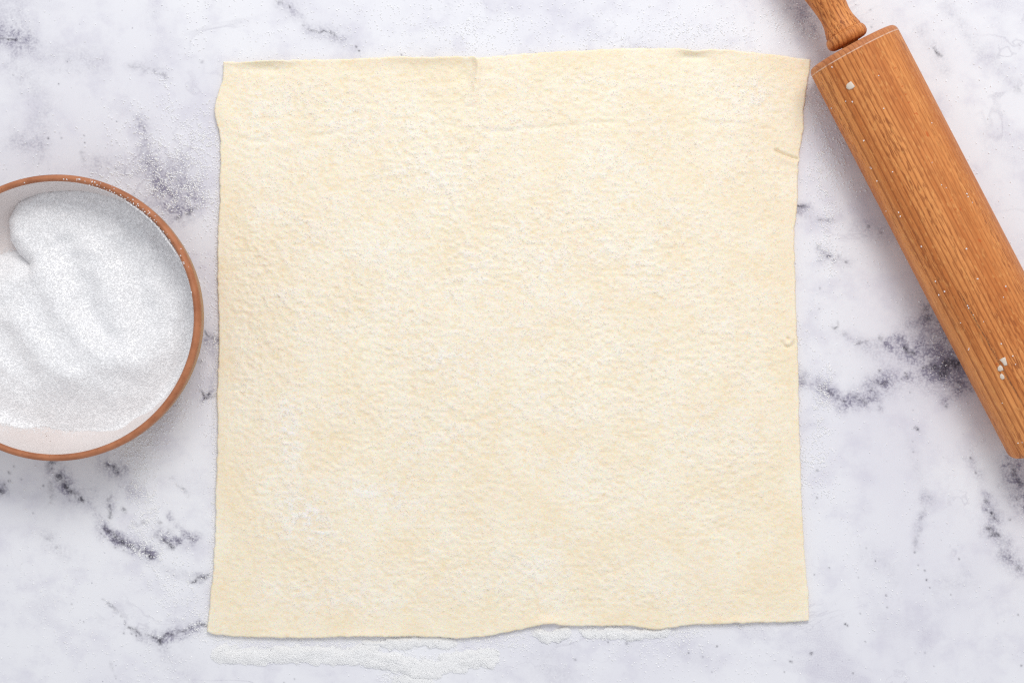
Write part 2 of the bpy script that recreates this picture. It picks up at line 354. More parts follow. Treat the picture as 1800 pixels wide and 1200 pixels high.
    Hh = [
     ([(268,978),(300,1008),(355,1012)],9,.16), ([(140,875),(165,905),(185,930)],9,.2), ([(120,860),(190,880)],20,.14), ([(20,120),(80,180),(60,250)],22,.12), ([(385,610),(370,690)],8,.25), ([(1560,608),(1590,612)],10,.3), ([(1560,668),(1640,655)],12,.28), ([(1473,580),(1505,604)],8,.14), ([(1400,362),(1430,387),(1475,385)],8,.14), ([(1440,440),(1453,452)],9,.2), ([(1700,800),(1735,880)],10,.14), ([(1600,780),(1625,870)],12,.08), ([(1660,0),(1700,60),(1790,160)],14,.12),
     ([(0,60),(30,70)],28,.5), ([(20,20)],40,.12), ([(70,95),(170,110)],26,.14), ([(30,250),(65,262)],22,.22), ([(170,290),(250,300)],24,.2),
     ([(250,215),(262,280),(285,330)],16,.35), ([(285,330),(310,360)],30,.6), ([(320,300),(340,350)],26,.32), ([(230,118),(290,135)],10,.15),
     ([(100,830),(118,860)],18,.5), ([(185,822),(215,835)],16,.4), ([(240,865)],16,.45), ([(0,860)],14,.4), ([(185,935),(235,958),(268,975)],12,.65), ([(192,890)],12,.25),
     ([(280,940),(310,955),(335,948)],12,.5), ([(300,905),(330,940)],8,.25), ([(300,1115),(350,1098)],11,.45), ([(250,1115),(290,1130)],10,.35), ([(350,1018)],10,.4), ([(362,700)],8,.4), ([(360,590),(384,610)],16,.3),
     ([(80,940),(110,970)],14,.14), ([(290,1140),(330,1180)],30,.1),
     ([(495,5),(520,25)],12,.32), ([(540,48),(600,65)],14,.25), ([(600,70),(630,88)],14,.12), ([(1400,10),(1420,40)],26,.35),
     ([(1400,362),(1425,366)],9,.4), ([(1615,50),(1645,95),(1660,125)],14,.14), ([(1450,452),(1485,458)],14,.2), ([(1505,604),(1560,608)],14,.22), ([(1570,605),(1606,612)],17,.5),
     ([(1640,560),(1665,640)],38,.5), ([(1655,640),(1690,665)],26,.65), ([(1605,600),(1640,640)],30,.25), ([(1405,665),(1450,688)],16,.35), ([(1455,690),(1490,710)],14,.5),
     ([(1495,705),(1555,672)],17,.5), ([(1545,712)],12,.25), ([(1560,650),(1640,670)],34,.14), ([(1660,705)],10,.3), ([(1632,875)],14,.25), ([(1620,900),(1608,960)],9,.18),
     ([(1735,885),(1750,910)],12,.4), ([(1742,930),(1765,950)],12,.35), ([(1770,975),(1798,1000)],18,.35), ([(1780,820),(1800,880)],24,.5), ([(1700,800),(1720,830)],12,.12), ([(1655,1030),(1700,1022)],26,.1),
     ([(1520,400),(1550,410)],22,.2), ([(1530,980),(1570,1010)],24,.08), ([(950,1165),(980,1200)],30,.08), ([(1200,1140),(1230,1150)],30,.07),([(1550,1090)],20,.07),
    ]
    vein = np.zeros_like(X); halo = np.zeros_like(X)
    for lst, arr, k in ((V, vein, .75), (Hh, halo, 1.0)):
        for pts, r, s in lst:
            pad = r * 3.2 + 16
            x0 = min(p[0] for p in pts) - pad; x1 = max(p[0] for p in pts) + pad
            y0 = min(p[1] for p in pts) - pad; y1 = max(p[1] for p in pts) + pad
            ix = slice(*np.searchsorted(xs, [x0, x1])); iy = slice(*np.searchsorted(ys, [y0, y1]))
            if ix.start == ix.stop or iy.start == iy.stop: continue
            kk = min(1.0, r / 6.0) * k if len(pts) == 1 else k
            xx = X[iy, ix] + wx[iy, ix] * kk; yy = Y[iy, ix] + wy[iy, ix] * kk
            d = seg_dist(xx, yy, pts)
            if lst is V:
                hair = s < 0.52 and len(pts) > 1
                r = max(r, 1.35) * (1.7 if hair else 1.0)
                f = s * np.exp(-(d / r) ** 2) * (1 if len(pts) == 1 and r < 3 else (np.clip(0.35 + brk[iy, ix] * 2.2, 0, 1.2) * 0.8 if hair else np.clip(0.85 + brk[iy, ix] * 1.3, 0.05, 1.2)))
            else:
                f = s * np.exp(-(d / (r * 1.05)) ** 2 * 1.1) * np.clip(0.8 + brk[iy, ix] * 0.5, 0, 1.3)
            arr[iy, ix] = 1 - (1 - arr[iy, ix]) * (1 - np.clip(f, 0, 1))
    # small random flecks scattered everywhere
    r2 = np.random.default_rng(11)
    for _ in range(500):
        x, y = r2.uniform(0, 1800), r2.uniform(0, 1200); s = r2.uniform(.06, .35) ** 1.0
        i = int((x + 20) / 1840 * (nx - 1)); j = int((y + 20) / 1240 * (ny - 1))
        vein[j, i] = max(vein[j, i], s)
    # extend the sheet beyond the picture with coarse rings of the same grid
    ex = np.concatenate([[-2000, -900, -300], xs, [2100, 2700, 3800]]); ey = np.concatenate([[-1600, -700, -250], ys, [1450, 1900, 2800]])
    vein = np.pad(vein, 3); halo = np.pad(halo, 3)
    EX, EY = np.meshgrid(ex, ey)
    wxx, wyy = w2(EX, EY)
    co = np.stack([wxx, wyy, np.zeros_like(wxx)], -1).reshape(-1, 3)
    me = fast_mesh('marble_countertop', co, grid_faces(len(ex), len(ey)))
    attr(me, 'vein', vein); attr(me, 'halo', halo)
    o = link('countertop', me, M_MARBLE)
    tag(o, 'white marble countertop with dark purple grey veins and specks', kind='structure')
build_counter()

# ------------------------------------------------------------------ pastry sheet
LEFT = [(394,110),(394,128),(390,150),(381,175),(378,195),(382,215),(386,230),(388,250),(388,300),(387,360),(384,420),(383,480),(385,540),(386,600),(385,645),(383,652),(385,665),(382,690),(384,730),(383,780),(381,850),(380,930),(376,1000),(371,1050),(365,1108)]
BOTTOM = [(365,1108),(378,1114),(420,1117),(500,1119),(560,1120),(600,1117),(700,1117),(760,1117),(800,1121),(850,1117),(900,1108),(940,1099),(957,1094),(968,1094),(990,1098),(1060,1098),(1110,1098),(1150,1105),(1172,1103),(1210,1096),(1300,1093),(1400,1091),(1421,1089)]
RIGHT = [(1424,106),(1421,130),(1414,175),(1411,200),(1412,225),(1406,260),(1402,290),(1401,340),(1399,383),(1395,397),(1396,470),(1399,560),(1402,640),(1403,700),(1405,780),(1407,860),(1411,940),(1416,1010),(1421,1060),(1421,1089)]
TOP = [(394,110),(430,111),(500,108),(600,106),(700,102),(760,103),(800,102),(830,102),(842,104),(870,100),(950,94),(1050,88),(1120,86),(1190,87),(1205,90),(1225,92),(1245,88),(1290,90),(1350,97),(1424,106)]
TH = 0.0036
def edge_fn(pts, axis, seed):
    p = np.array(pts, float); t = (p[:, axis] - p[0, axis]) / (p[-1, axis] - p[0, axis])
    tt = np.linspace(0, 1, 1200)
    o = np.interp(tt, t, p[:, 1 - axis])
    k = np.ones(11) / 11
    op = np.convolve(np.pad(o, 5, mode='edge'), k, 'valid')
    op = op + (fbm(tt * 90, tt * 0 + seed, seed, 4) * 1.5) * np.minimum(1, np.minimum(tt, 1 - tt) * 40)
    fade = np.minimum(1, np.minimum(tt, 1 - tt) * 60); op = op * fade + o * (1 - fade)
    a = p[0, axis] + (p[-1, axis] - p[0, axis]) * tt
    return lambda s: (np.stack([np.interp(s, tt, a), np.interp(s, tt, op)], -1) if axis == 0 else np.stack([np.interp(s, tt, op), np.interp(s, tt, a)], -1))
FL, FB, FR, FT = edge_fn(LEFT, 1, 1), edge_fn(BOTTOM, 0, 2), edge_fn(RIGHT, 1, 3), edge_fn(TOP, 0, 4)
def coons(U, V):
    V_, U_ = V[..., None], U[..., None]
    T, B, L, R = FT(U), FB(U), FL(V), FR(V)
    c00, c10, c01, c11 = [np.array(q, float) for q in (TOP[0], TOP[-1], BOTTOM[0], BOTTOM[-1])]
    return (1 - V_) * T + V_ * B + (1 - U_) * L + U_ * R - ((1 - U_) * (1 - V_) * c00 + U_ * (1 - V_) * c10 + (1 - U_) * V_ * c01 + U_ * V_ * c11)
def gauss(X, Y, x, y, sx, sy): return np.exp(-((X - x) / sx) ** 2 - ((Y - y) / sy) ** 2)
def relief_fn(X, Y): return fbm(X / 8.0 + 0.4 * vnoise(X / 30, Y / 30, 44), Y / 5.4, 41, 3)
def pastry_z(U, V, X, Y):
    """height in metres; X, Y in photograph pixels on the counter"""
    d = np.minimum(np.minimum(U, 1 - U) * 360, np.minimum(V, 1 - V) * 350)      # mm to the edge
    r = 1.15
    q = np.clip(d / r, 0, 1)
    prof = 0.45 + 0.55 * np.sqrt(np.clip(1 - (1 - q) ** 2, 0, 1))
    z = TH * 1000 * prof
    inn = np.clip(d / 6, 0, 1)
    z = z + 0.35 * fbm(X / 120, Y / 120, 31, 3) * inn
    z = z + (0.56 + 0.26 * vnoise(X / 90, Y / 90, 77)) * relief_fn(X, Y) * (0.2 + 0.8 * np.clip(d / 14, 0, 1))
    z = z + 0.16 * fbm(X / 22, Y / 16, 51, 2) * inn
    # lifted lips and folds along the top edge
    z = z + 5.4 * gauss(X, Y, 462, 103, 60, 11.0) - 1.0 * gauss(X, Y, 468, 124, 34, 7) + 3.6 * gauss(X, Y, 760, 98, 85, 15) + 1.2 * gauss(X, Y, 620, 98, 80, 12)
    dd = seg_dist(X, Y, [(836,100),(842,118),(838,150),(832,180)])
    z = z + 3.0 * np.exp(-(dd / 6.0) ** 2) * np.clip((200 - Y) / 80, 0, 1)
    z = z - 1.4 * gauss(X, Y, 815, 135, 16, 26)
    z = z + 4.0 * gauss(X, Y, 1218, 88, 26, 8.5) - 1.4 * gauss(X, Y, 1216, 103, 20, 4) + 1.2 * gauss(X, Y, 1280, 86, 40, 10)
    z = z + 1.0 * gauss(X, Y, 392, 195, 16, 24) 
    # shallow creases
    fold = seg_dist(X, Y + 3 * vnoise(X / 16, Y / 16, 57), [(395,238),(440,250),(520,246),(600,236),(640,216),(700,212),(760,222),(810,226),(870,232),(950,228),(1050,217),(1120,222),(1160,217),(1200,222),(1240,218),(1290,220),(1350,230)])
    z = z - np.clip(0.38 + 0.6 * vnoise(X / 38, Y / 200, 58), 0.02, 0.8) * np.exp(-(fold / 4.4) ** 2)
    z = z + 0.30 * np.exp(-((fold - 9) / 8) ** 2) * (0.6 + vnoise(X / 28, Y / 20, 59))
    for pts, w_, a in (([(1362,266),(1378,274),(1400,281)],2.6,2.2),
                       ([(408,687),(420,684),(432,678)],2.6,1.0), ([(1320,548),(1345,552)],2.6,.3), ([(990,618),(1010,614)],3,.5), ([(1300,1040),(1330,1045)],4,.3)):
        z = z - a * np.exp(-(seg_dist(X, Y, pts) / w_) ** 2)
    z = z + 0.7 * np.exp(-(seg_dist(X, Y, [(1362,274),(1375,281),(1398,289)]) / 5) ** 2)
    rr = np.hypot(X - 1383, Y - 600)
    z = z - 1.8 * np.exp(-((rr - 10) / 2.5) ** 2) * np.clip((Y - 596) / 8, 0, 1) + 0.5 * np.exp(-(rr / 7) ** 2) - 2.2 * gauss(X, Y, 1384, 596, 3, 3)
    # slightly lifted stretches of the bottom edge
    z = z + 1.5 * gauss(X, Y, 965, 1092, 30, 10) + 1.0 * gauss(X, Y, 640, 1115, 60, 8) + 0.8 * gauss(X, Y, 1290, 1090, 60, 8) + 0.6 * gauss(X, Y, 500, 1115, 30, 8)
    return np.maximum(z, 0.9) * 1e-3
def dust_fn(X, Y):
    f = 0.42 + 0.5 * fbm(X / 60, Y / 45, 61, 4)
    for x, y, sx, sy, a in ((535,905,48,30,1.1),(572,945,34,20,1.0),(505,740,18,55,.9),(690,875,50,30,.4),(500,520,30,20,.4),(650,200,200,40,.2),(1310,160,60,30,.35),(1080,120,60,30,.15),(800,630,70,40,.3),(930,1000,80,60,.3),
                            (610,1060,80,40,.3),(520,800,14,60,.8),(640,860,40,12,.8),(690,885,34,12,.8),(420,420,30,40,-.3),(1100,950,200,80,-.25),(1330,1000,60,90,-.3),(760,300,80,40,.3),(1080,430,150,120,.15),(1330,180,60,60,.3),(600,420,160,90,.15),(930,480,200,120,.15)):
        f = f + a * gauss(X, Y, x, y, sx, sy)
    m = np.clip(np.minimum(np.minimum(X - 400, 1385 - X) / 60, np.minimum(Y - 118, 1095 - Y) / 40), 0, 1)
    return np.clip(f, 0.05, 1.7) * (0.12 + 0.88 * m)
def build_pastry():
    def axis(L):
        near = np.array([0, .08, .22, .42, .7, 1.05, 1.45, 1.9, 2.5])
        mid = np.linspace(3.2, L - 3.2, int(L / 0.76))
        return np.concatenate([near, mid, L - near[::-1]]) / L
    u, v = axis(360.0), axis(350.0)
    U, V = np.meshgrid(u, v)
    P = coons(U, V)
    z = pastry_z(U, V, P[..., 0], P[..., 1])
    wx, wy = w2(P[..., 0], P[..., 1])
    co = np.stack([wx, wy, z], -1).reshape(-1, 3)
    nx, ny = len(u), len(v)
    F = grid_faces(nx, ny)
    # skirt, tucked slightly under, then a flat underside
    ring = np.concatenate([np.arange(nx), np.arange(1, ny) * nx + nx - 1, (ny - 1) * nx + np.arange(nx - 2, -1, -1), np.arange(ny - 2, 0, -1) * nx])
    cen = co.mean(0)
    rc = co[ring].copy()
    dirv = cen[:2] - rc[:, :2]; dirv /= np.linalg.norm(dirv, axis=1)[:, None]
    lift = np.clip(rc[:, 2] - 0.0018, 0, 1) * 0.7
    r1 = rc.copy(); r1[:, :2] += dirv * 0.0026; r1[:, 2] = 0.0003 + lift
    r2 = rc.copy(); r2[:, :2] += dirv * 0.012; r2[:, 2] = 0.0003
    n0 = len(co); n = len(ring)
    co = np.concatenate([co, r1, r2, [[cen[0], cen[1], 0.0003]]])
    i = np.arange(n); j = (i + 1) % n
    F1 = np.stack([ring[i], ring[j], n0 + j, n0 + i], -1)
    F2 = np.stack([n0 + i, n0 + j, n0 + n + j, n0 + n + i], -1)
    i2 = np.arange(0, n - 1, 2)
    F3 = np.stack([n0 + n + i2, n0 + n + i2 + 1, n0 + n + (i2 + 2) % n, np.full(len(i2), n0 + 2 * n)], -1)
    me = fast_mesh('puff_pastry_sheet', co, np.concatenate([F, F1, F2, F3]))
    du = np.zeros(len(co)); du[:n0] = dust_fn(P[..., 0], P[..., 1]).ravel()
    attr(me, 'dust', du)
    re = np.zeros(len(co)); re[:n0] = relief_fn(P[..., 0], P[..., 1]).ravel(); attr(me, 'relief', re)
    o = link('pastry_sheet', me, M_PASTRY)
    tag(o, 'square cream sheet of raw puff pastry dusted with sugar, flat on the marble', 'pastry')
build_pastry()

def sample_map(fn, n, box, seed):
    r = np.random.default_rng(seed); out = []
    got = 0
    while got < n:
        x = r.uniform(box[0], box[2], n * 2); y = r.uniform(box[1], box[3], n * 2)
        k = r.random(n * 2) < fn(x, y)
        out.append(np.stack([x[k], y[k]], -1)); got += int(k.sum())
    return np.concatenate(out)[:n]

def build_sprinkled():
    r = np.random.default_rng(5); n = 330000
    U = r.uniform(0.002, 0.998, n); V = r.uniform(0.002, 0.998, n)
    P = coons(U, V)
    d = dust_fn(P[:, 0], P[:, 1])
    clump = 0.55 + 0.9 * vnoise(P[:, 0] / 7, P[:, 1] / 5, 88)
    k = r.random(n) < d * clump * 0.62 * np.clip(0.7 + 1.3 * relief_fn(P[:, 0], P[:, 1]), 0.1, 1.6)
    U, V, P = U[k], V[k], P[k]
    z = pastry_z(U, V, P[:, 0], P[:, 1]) + r.uniform(-0.00018, 0.00012, len(U))
    wx, wy = w2(P[:, 0], P[:, 1])
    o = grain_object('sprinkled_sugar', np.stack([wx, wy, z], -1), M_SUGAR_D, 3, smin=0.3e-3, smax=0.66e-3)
    tag(o, 'granulated sugar sprinkled over the puff pastry sheet', kind='stuff')
build_sprinkled()

# ------------------------------------------------------------------ spilled sugar on the counter
def spill_density(X, Y):
    f = 0.0025 + 0.008 * np.clip(fbm(X / 50, Y / 50, 71, 3), 0, 1)
    S = [  # points, radius px, density
      ([(210,330),(330,250),(370,220)],45,.22), ([(300,330),(350,350)],40,.32), ([(290,140),(310,200)],18,.16), ([(230,215),(260,260)],40,.10), ([(340,260),(370,340)],40,.22),
      ([(340,90),(360,20)],30,.04), ([(350,420),(365,540)],22,.05),
      ([(262,745),(250,850),(262,960)],24,.42), ([(225,790),(270,760),(320,700)],26,.28), ([(262,940),(275,1010),(300,1060)],30,.16), ([(300,980),(350,1060)],45,.09), ([(90,1120),(300,1180)],50,.025), ([(60,1000),(150,1060)],60,.02),
      ([(360,620),(372,760)],18,.12), ([(340,1080),(370,1120)],22,.22),
      ([(600,20),(900,60),(1250,70)],70,.045), ([(780,55),(870,70)],35,.08), ([(1150,60),(1300,65)],35,.07), ([(430,75),(480,80)],25,.03), ([(420,20),(520,80)],50,.02), ([(1370,40),(1420,60)],30,.15),
      ([(1440,150),(1450,330),(1455,450)],26,.20), ([(1450,230),(1480,330)],35,.10), ([(1425,180)],20,.2), ([(1445,655),(1450,720),(1440,800)],18,.45), ([(1430,790),(1440,860)],30,.10), ([(1450,880),(1560,1060)],60,.022),
      ([(1420,560),(1450,600)],40,.03), ([(1650,590),(1655,680)],20,.04), ([(1150,1140),(1300,1180)],60,.03), ([(1100,1140),(1200,1130)],30,.06), ([(900,1160),(1050,1180)],40,.02),
      # banks of sugar below the sheet
      ([(385,1145),(640,1143)],16,.5), ([(640,1150),(740,1170),(860,1155)],20,.4), ([(700,1128),(790,1128)],14,.5), ([(680,1190),(760,1196)],14,.3), ([(945,1112),(1000,1116)],14,.4), ([(1030,1110),(1170,1108)],14,.4), ([(1150,1118),(1230,1108)],9,.4), ([(850,1125),(920,1130)],12,.35),
      # grains caught along the sheet's edges
      ([(370,1117),(420,1121),(560,1124),(700,1122),(800,1127)],5,1.3), ([(800,1127),(860,1121),(905,1113),(935,1104)],4,.7), ([(1040,1102),(1110,1103),(1150,1109),(1200,1101)],4,1.4), ([(1200,1101),(1320,1097),(1410,1095)],3,.6),
      ([(383,220),(384,300),(382,430),(380,560)],3.5,.5), ([(381,560),(382,640),(379,700),(379,850),(374,1000),(364,1100)],4,.85), ([(1404,560),(1408,700),(1412,900)],3,.15),
    ]
    for pts, r, a in S:
        wob = r if r > 12 else r * 0.8
        d = seg_dist(X + vnoise(X / 13, Y / 13, 81) * wob * .45, Y + vnoise(X / 13, Y / 13, 82) * wob * .45, pts)
        c = 1.0 if r <= 12 else np.clip(0.85 + 1.2 * vnoise(X / 11, Y / 11, 83) , 0.1, 2)
        f = f + a * np.exp(-(d / r) ** 2 * (1.6 if r > 12 else 0.8)) * (c if r > 12 else np.clip(0.85 + 0.5 * vnoise(X / 6, Y / 6, 84), .2, 2))
    return f
def bank_h(X, Y):
    z = 0 * X
    for pts, rr, a in (([(388,1148),(430,1152),(520,1150),(600,1152),(655,1148)],15,1.1), ([(655,1152),(700,1162),(740,1174),(800,1168),(862,1158)],13,1.2), ([(690,1132),(740,1126),(795,1128)],10,.8),
                      ([(650,1160),(740,1178),(770,1180)],11,1.1), ([(780,1156),(868,1148)],10,.9), ([(640,1130),(690,1128)],7,.7), ([(948,1114),(970,1119),(993,1114)],11,1.1),
                      ([(1030,1111),(1060,1115)],8,.7), ([(1072,1110),(1110,1117),(1145,1113),(1168,1107)],10,1.0), ([(700,1192),(760,1199)],10,.4)):
        d = seg_dist(X + 3 * vnoise(X / 9, Y / 9, 81) + 5 * vnoise(X / 25, Y / 25, 85), Y + 4 * vnoise(X / 9, Y / 9, 82), pts)
        z = np.maximum(z, a * (np.clip(1 - (d / (rr * 1.15)) ** 2, 0, 1)) ** 1.25 * (0.85 + 0.45 * vnoise(X / 17, Y / 17, 86)))
    return np.maximum(z - 0.04, 0) * 1.7e-3
def build_spill():
    r = np.random.default_rng(17)
    n = 700000
    x = r.uniform(-10, 1810, n); y = r.uniform(-10, 1210, n)
    d = spill_density(x, y) * 1.9
    k = r.random(n) < np.minimum(d, 0.8) * 0.7
    x, y = x[k], y[k]; z = 0.00012 + r.random(len(x)) * 0.0001
    nb = 420000
    xb = r.uniform(365, 1195, nb); yb = r.uniform(1098, 1210, nb); bh = bank_h(xb, yb)
    kb = r.random(nb) < 0.62 * np.clip(bh / 0.0007, 0, 1) ** 1.3
    xb, yb, bh = xb[kb], yb[kb], bh[kb]
    x = np.concatenate([x, xb]); y = np.concatenate([y, yb])
    z = np.concatenate([z, 0.00012 + bh * r.uniform(0.35, 1.0, len(bh))])
    wx, wy = w2(x, y)
    gx, gy = np.meshgrid(np.arange(365, 1200, 1.6), np.arange(1100, 1212, 1.6)); bz = bank_h(gx, gy)
    F = grid_faces(gx.shape[1], gx.shape[0]); F = F[(bz.ravel()[F] > 0.00042).all(1)]
    ax, ay = w2(gx, gy); co = np.stack([ax, ay, np.maximum(bz - 0.0004, 0.00003)], -1).reshape(-1, 3)
    used = np.unique(F); remap = np.full(len(co), -1); remap[used] = np.arange(len(used))
    o = grain_object('spilled_sugar', np.stack([wx, wy, z], -1), M_SUGAR_M, 9, base=(co[used], remap[F]), smin=0.3e-3, smax=0.78e-3)
    tag(o, 'granulated sugar spilled on the marble around the pastry sheet', kind='stuff')
    return len(x)
print('spill grains', build_spill())

# ------------------------------------------------------------------ bowl
BX, BY = -0.2653, 0.0137
RO = 0.0836
def lathe(name, prof, mat, parent, seg=192):
    p = np.array(prof); a = np.linspace(0, 2 * np.pi, seg, endpoint=False)
    wob = 1 + 0.0035 * np.sin(2 * a + 0.6) + 0.002 * np.sin(3 * a + 2)
    co = np.stack([np.outer(p[:, 0], np.cos(a) * wob), np.outer(p[:, 0], np.sin(a) * wob), np.repeat(p[:, 1:2], seg, 1)], -1).reshape(-1, 3)
    k, i = np.meshgrid(np.arange(len(p) - 1), np.arange(seg), indexing='ij'); j = (i + 1) % seg
    F = np.stack([k * seg + i, k * seg + j, (k + 1) * seg + j, (k + 1) * seg + i], -1).reshape(-1, 4)
    return link(name, fast_mesh(name, co, F), mat, parent)
def smooth_prof(pts, n=8):
    p = np.array(pts, float); out = []
    for i in range(len(p) - 1):
        p0, p1, p2, p3 = p[max(i - 1, 0)], p[i], p[i + 1], p[min(i + 2, len(p) - 1)]
        for t in np.linspace(0, 1, n, endpoint=False):
            out.append(0.5 * ((2 * p1) + (-p0 + p2) * t + (2 * p0 - 5 * p1 + 4 * p2 - p3) * t * t + (-p0 + 3 * p1 - 3 * p2 + p3) * t ** 3))
    out.append(p[-1]); return np.array(out) 
bowl = empty('stoneware_bowl', (BX, BY, 0))
tag(bowl, 'round terracotta bowl with speckled white glaze inside, half full of sugar', 'bowl')
outer = smooth_prof([(0.0005, 0.0022), (0.050, 0.0022), (0.0535, 0.0004), (0.058, 0.0004), (0.0615, 0.004), (0.0735, 0.014), (0.0806, 0.026), (0.0830, 0.037), (0.0836, 0.045), (0.0833, 0.0486), (0.0817, 0.0500), (0.0803, 0.0494), (0.0796, 0.0479)])
INNER = smooth_prof([(0.0797, 0.0480), (0.0799, 0.044), (0.0796, 0.036), (0.0775, 0.026), (0.0725, 0.0165), (0.066, 0.0105), (0.050, 0.0078), (0.025, 0.0070), (0.0005, 0.0068)])
lathe('bowl_body', outer, M_CLAY, bowl)
lathe('glaze_lining', INNER, M_GLAZE, bowl)
def inner_z(r):
    q = INNER[INNER[:, 1] < 0.036]; o = np.argsort(q[:, 0])
    return np.interp(r, q[o, 0], q[o, 1])

def build_bowl_sugar():
    # height field in photograph pixels seen at about z = 0.024
    zr = 0.024
    def hgt(X, Y):
        z = 0.0235 + 0 * X
        z = z + 0.0030 * gauss(X, Y, 200, 640, 120, 75) + 0.0022 * gauss(X, Y, 60, 360, 70, 60)
        z = z + 0.0038 * np.exp(-(seg_dist(X, Y, [(30,560),(90,640),(130,668)]) / 24) ** 2)
        z = z + 0.0034 * np.exp(-(seg_dist(X, Y, [(70,480),(115,560),(175,620),(240,640)]) / 22) ** 2)
        z = z - 0.0040 * np.exp(-(seg_dist(X, Y, [(105,430),(140,500),(165,560),(180,585)]) / 22) ** 2)
        z = z - 0.0034 * np.exp(-(seg_dist(X, Y, [(215,440),(250,520),(260,575)]) / 24) ** 2)
        z = z - 0.0026 * np.exp(-(seg_dist(X, Y, [(10,600),(50,660)]) / 22) ** 2)
        z = z + 0.0016 * np.exp(-(seg_dist(X, Y, [(150,430),(190,510),(205,560)]) / 18) ** 2)
        z = z + 0.0010 * fbm(X / 60, Y / 60, 91, 3) + 0.0018 * fbm(X / 34, Y / 34, 97, 2) + 0.0003 * fbm(X / 12, Y / 12, 95, 3)
        # heap with a steep rounded edge at the upper left; thin apron below it
        path = [(3,384),(20,346),(60,322),(120,311),(200,311),(420,326)]
        path2 = [(3,384),(6,420),(22,446),(40,464),(10,520),(-40,600)]
        e = np.minimum(seg_dist(X, Y, path), seg_dist(X, Y, path2))
        ytop = np.interp(X, [3, 20, 60, 120, 200, 420], [384, 346, 322, 311, 311, 326])
        xl = np.interp(Y, [384, 420, 446, 464, 520, 600], [3, 6, 22, 40, 10, -40])
        ins = (X > xl) & (Y > ytop)
        sl = np.where(ins, np.clip(e / 30, 0, 1), 0)
        heap = np.where(ins, 0.0074 + (z - 0.0074) * (sl * (2 - sl)) ** 0.62, 0.0)
        t = np.clip((Y - 424 + 3 * vnoise(X / 20, Y / 20, 8)) / 75, 0, 1)
        apron = np.where(Y > 415, 0.0068 + (z - 0.0068) * t * t * (3 - 2 * t), 0)
        z = np.maximum(heap, apron)
        bot = np.interp(X, [-200, 0, 120, 200, 260, 300, 330, 360], [735, 748, 760, 758, 726, 684, 630, 560]) + 5 * vnoise(X / 34, Y / 34, 6)
        fl = inner_z(np.hypot((X - 900) * PX * (H - zr) / H - BX, (600 - Y) * PX * (H - zr) / H - BY))
        sl = np.clip((bot - Y) / 120, 0, 1)
        z = np.where(sl < 1, fl + np.maximum(z - fl, 0) * np.sin(sl * np.pi / 2) ** 0.85, z) - np.clip(Y - bot, 0, 100) * 0.0003
        # lower towards the off-frame left side
        z = z - np.clip(-X, 0, 200) / 200 * 0.008
        return z
    n = 330
    g = np.linspace(-0.080, 0.080, n)
    GX, GY = np.meshgrid(g, g)
    r = np.hypot(GX, GY)
    k = PX * (H - zr) / H
    X = (GX + BX) / k + 900; Y = 600 - (GY + BY) / k
    Z = hgt(X, Y)
    rr = np.minimum(r, 0.0797)
    sc = np.where(r > 0.0797, 0.0797 / np.maximum(r, 1e-6), 1)
    floor = inner_z(rr)
    Zs = np.where(Z > floor, Z, floor - 0.0012)
    co = np.stack([GX * sc, GY * sc, Zs], -1).reshape(-1, 3)
    F = grid_faces(n, n)
    keep = (r.ravel()[F] < 0.0797).any(1) & ((Z - floor).ravel()[F] > -0.0006).any(1)
    F = F[keep][:, ::-1]
    used = np.unique(F); remap = np.full(len(co), -1); remap[used] = np.arange(len(used))
    base = (co[used], remap[F])
    # grains
    rg = np.random.default_rng(23); m = 210000
    a = rg.uniform(0, 2 * np.pi, m); q = 0.0794 * np.sqrt(rg.random(m))
    gx, gy = q * np.cos(a), q * np.sin(a)
    X = (gx + BX) / k + 900; Y = 600 - (gy + BY) / k
    Z = hgt(X, Y); fl = inner_z(q)
    over = Z - fl
    pk = np.where(over > 0.0004, 0.55, 0.5 * np.exp(np.minimum(over, 0) / 0.0012))
    k2 = (rg.random(m) < pk) & (gx > -0.055 - 0.0)
    P1 = np.stack([gx, gy, np.maximum(Z, fl) + rg.uniform(-0.00032, 0.00002, m)], -1)[k2]
    # a little sugar dusted on the bare glaze
    m = 2600; a = rg.uniform(0, 2 * np.pi, m); q = 0.074 * np.sqrt(rg.random(m))
    P2 = np.stack([q * np.cos(a), q * np.sin(a), inner_z(q) + 0.0002], -1)
    Zt = hgt((P2[:, 0] + BX) / k + 900, 600 - (P2[:, 1] + BY) / k)
    P2 = P2[Zt < P2[:, 2]]
    # grains and small drifts stuck to the inside of the wall and on the rim, upper right
    m = 5200
    t = rg.normal(0, 1, m)
    ang = np.where(rg.random(m) < .6, np.radians(38) + t * np.radians(9), np.radians(62) + t * np.radians(11))
    zz = 0.030 + 0.0185 * rg.random(m) ** 0.55
    rad = np.interp(zz, INNER[::-1, 1], INNER[::-1, 0]) - 0.0003
    drift = np.exp(-((np.degrees(ang) - 36) / 6) ** 2) + 0.8 * np.exp(-((np.degrees(ang) - 52) / 8) ** 2) + 0.12
    kk = rg.random(m) < drift
    P3 = np.stack([rad * np.cos(ang) - rg.random(m) * 0.0012 * drift * np.cos(ang), rad * np.sin(ang) - rg.random(m) * 0.0012 * drift * np.sin(ang), zz], -1)[kk]
    m = 70; ang = np.radians(rg.normal(55, 17, m)); rad = 0.0798 + np.abs(rg.normal(0, .0012, m))
    P4 = np.stack([rad * np.cos(ang), rad * np.sin(ang), np.interp(rad, [0.0796, 0.0803, 0.0817, 0.0833], [0.0480, 0.0496, 0.0502, 0.0488])], -1)
    o = grain_object('sugar_pile', np.concatenate([P1, P2, P3, P4]), M_SUGAR, 31, base=base, smin=0.34e-3, smax=0.8e-3)
    o.location = (BX, BY, 0)
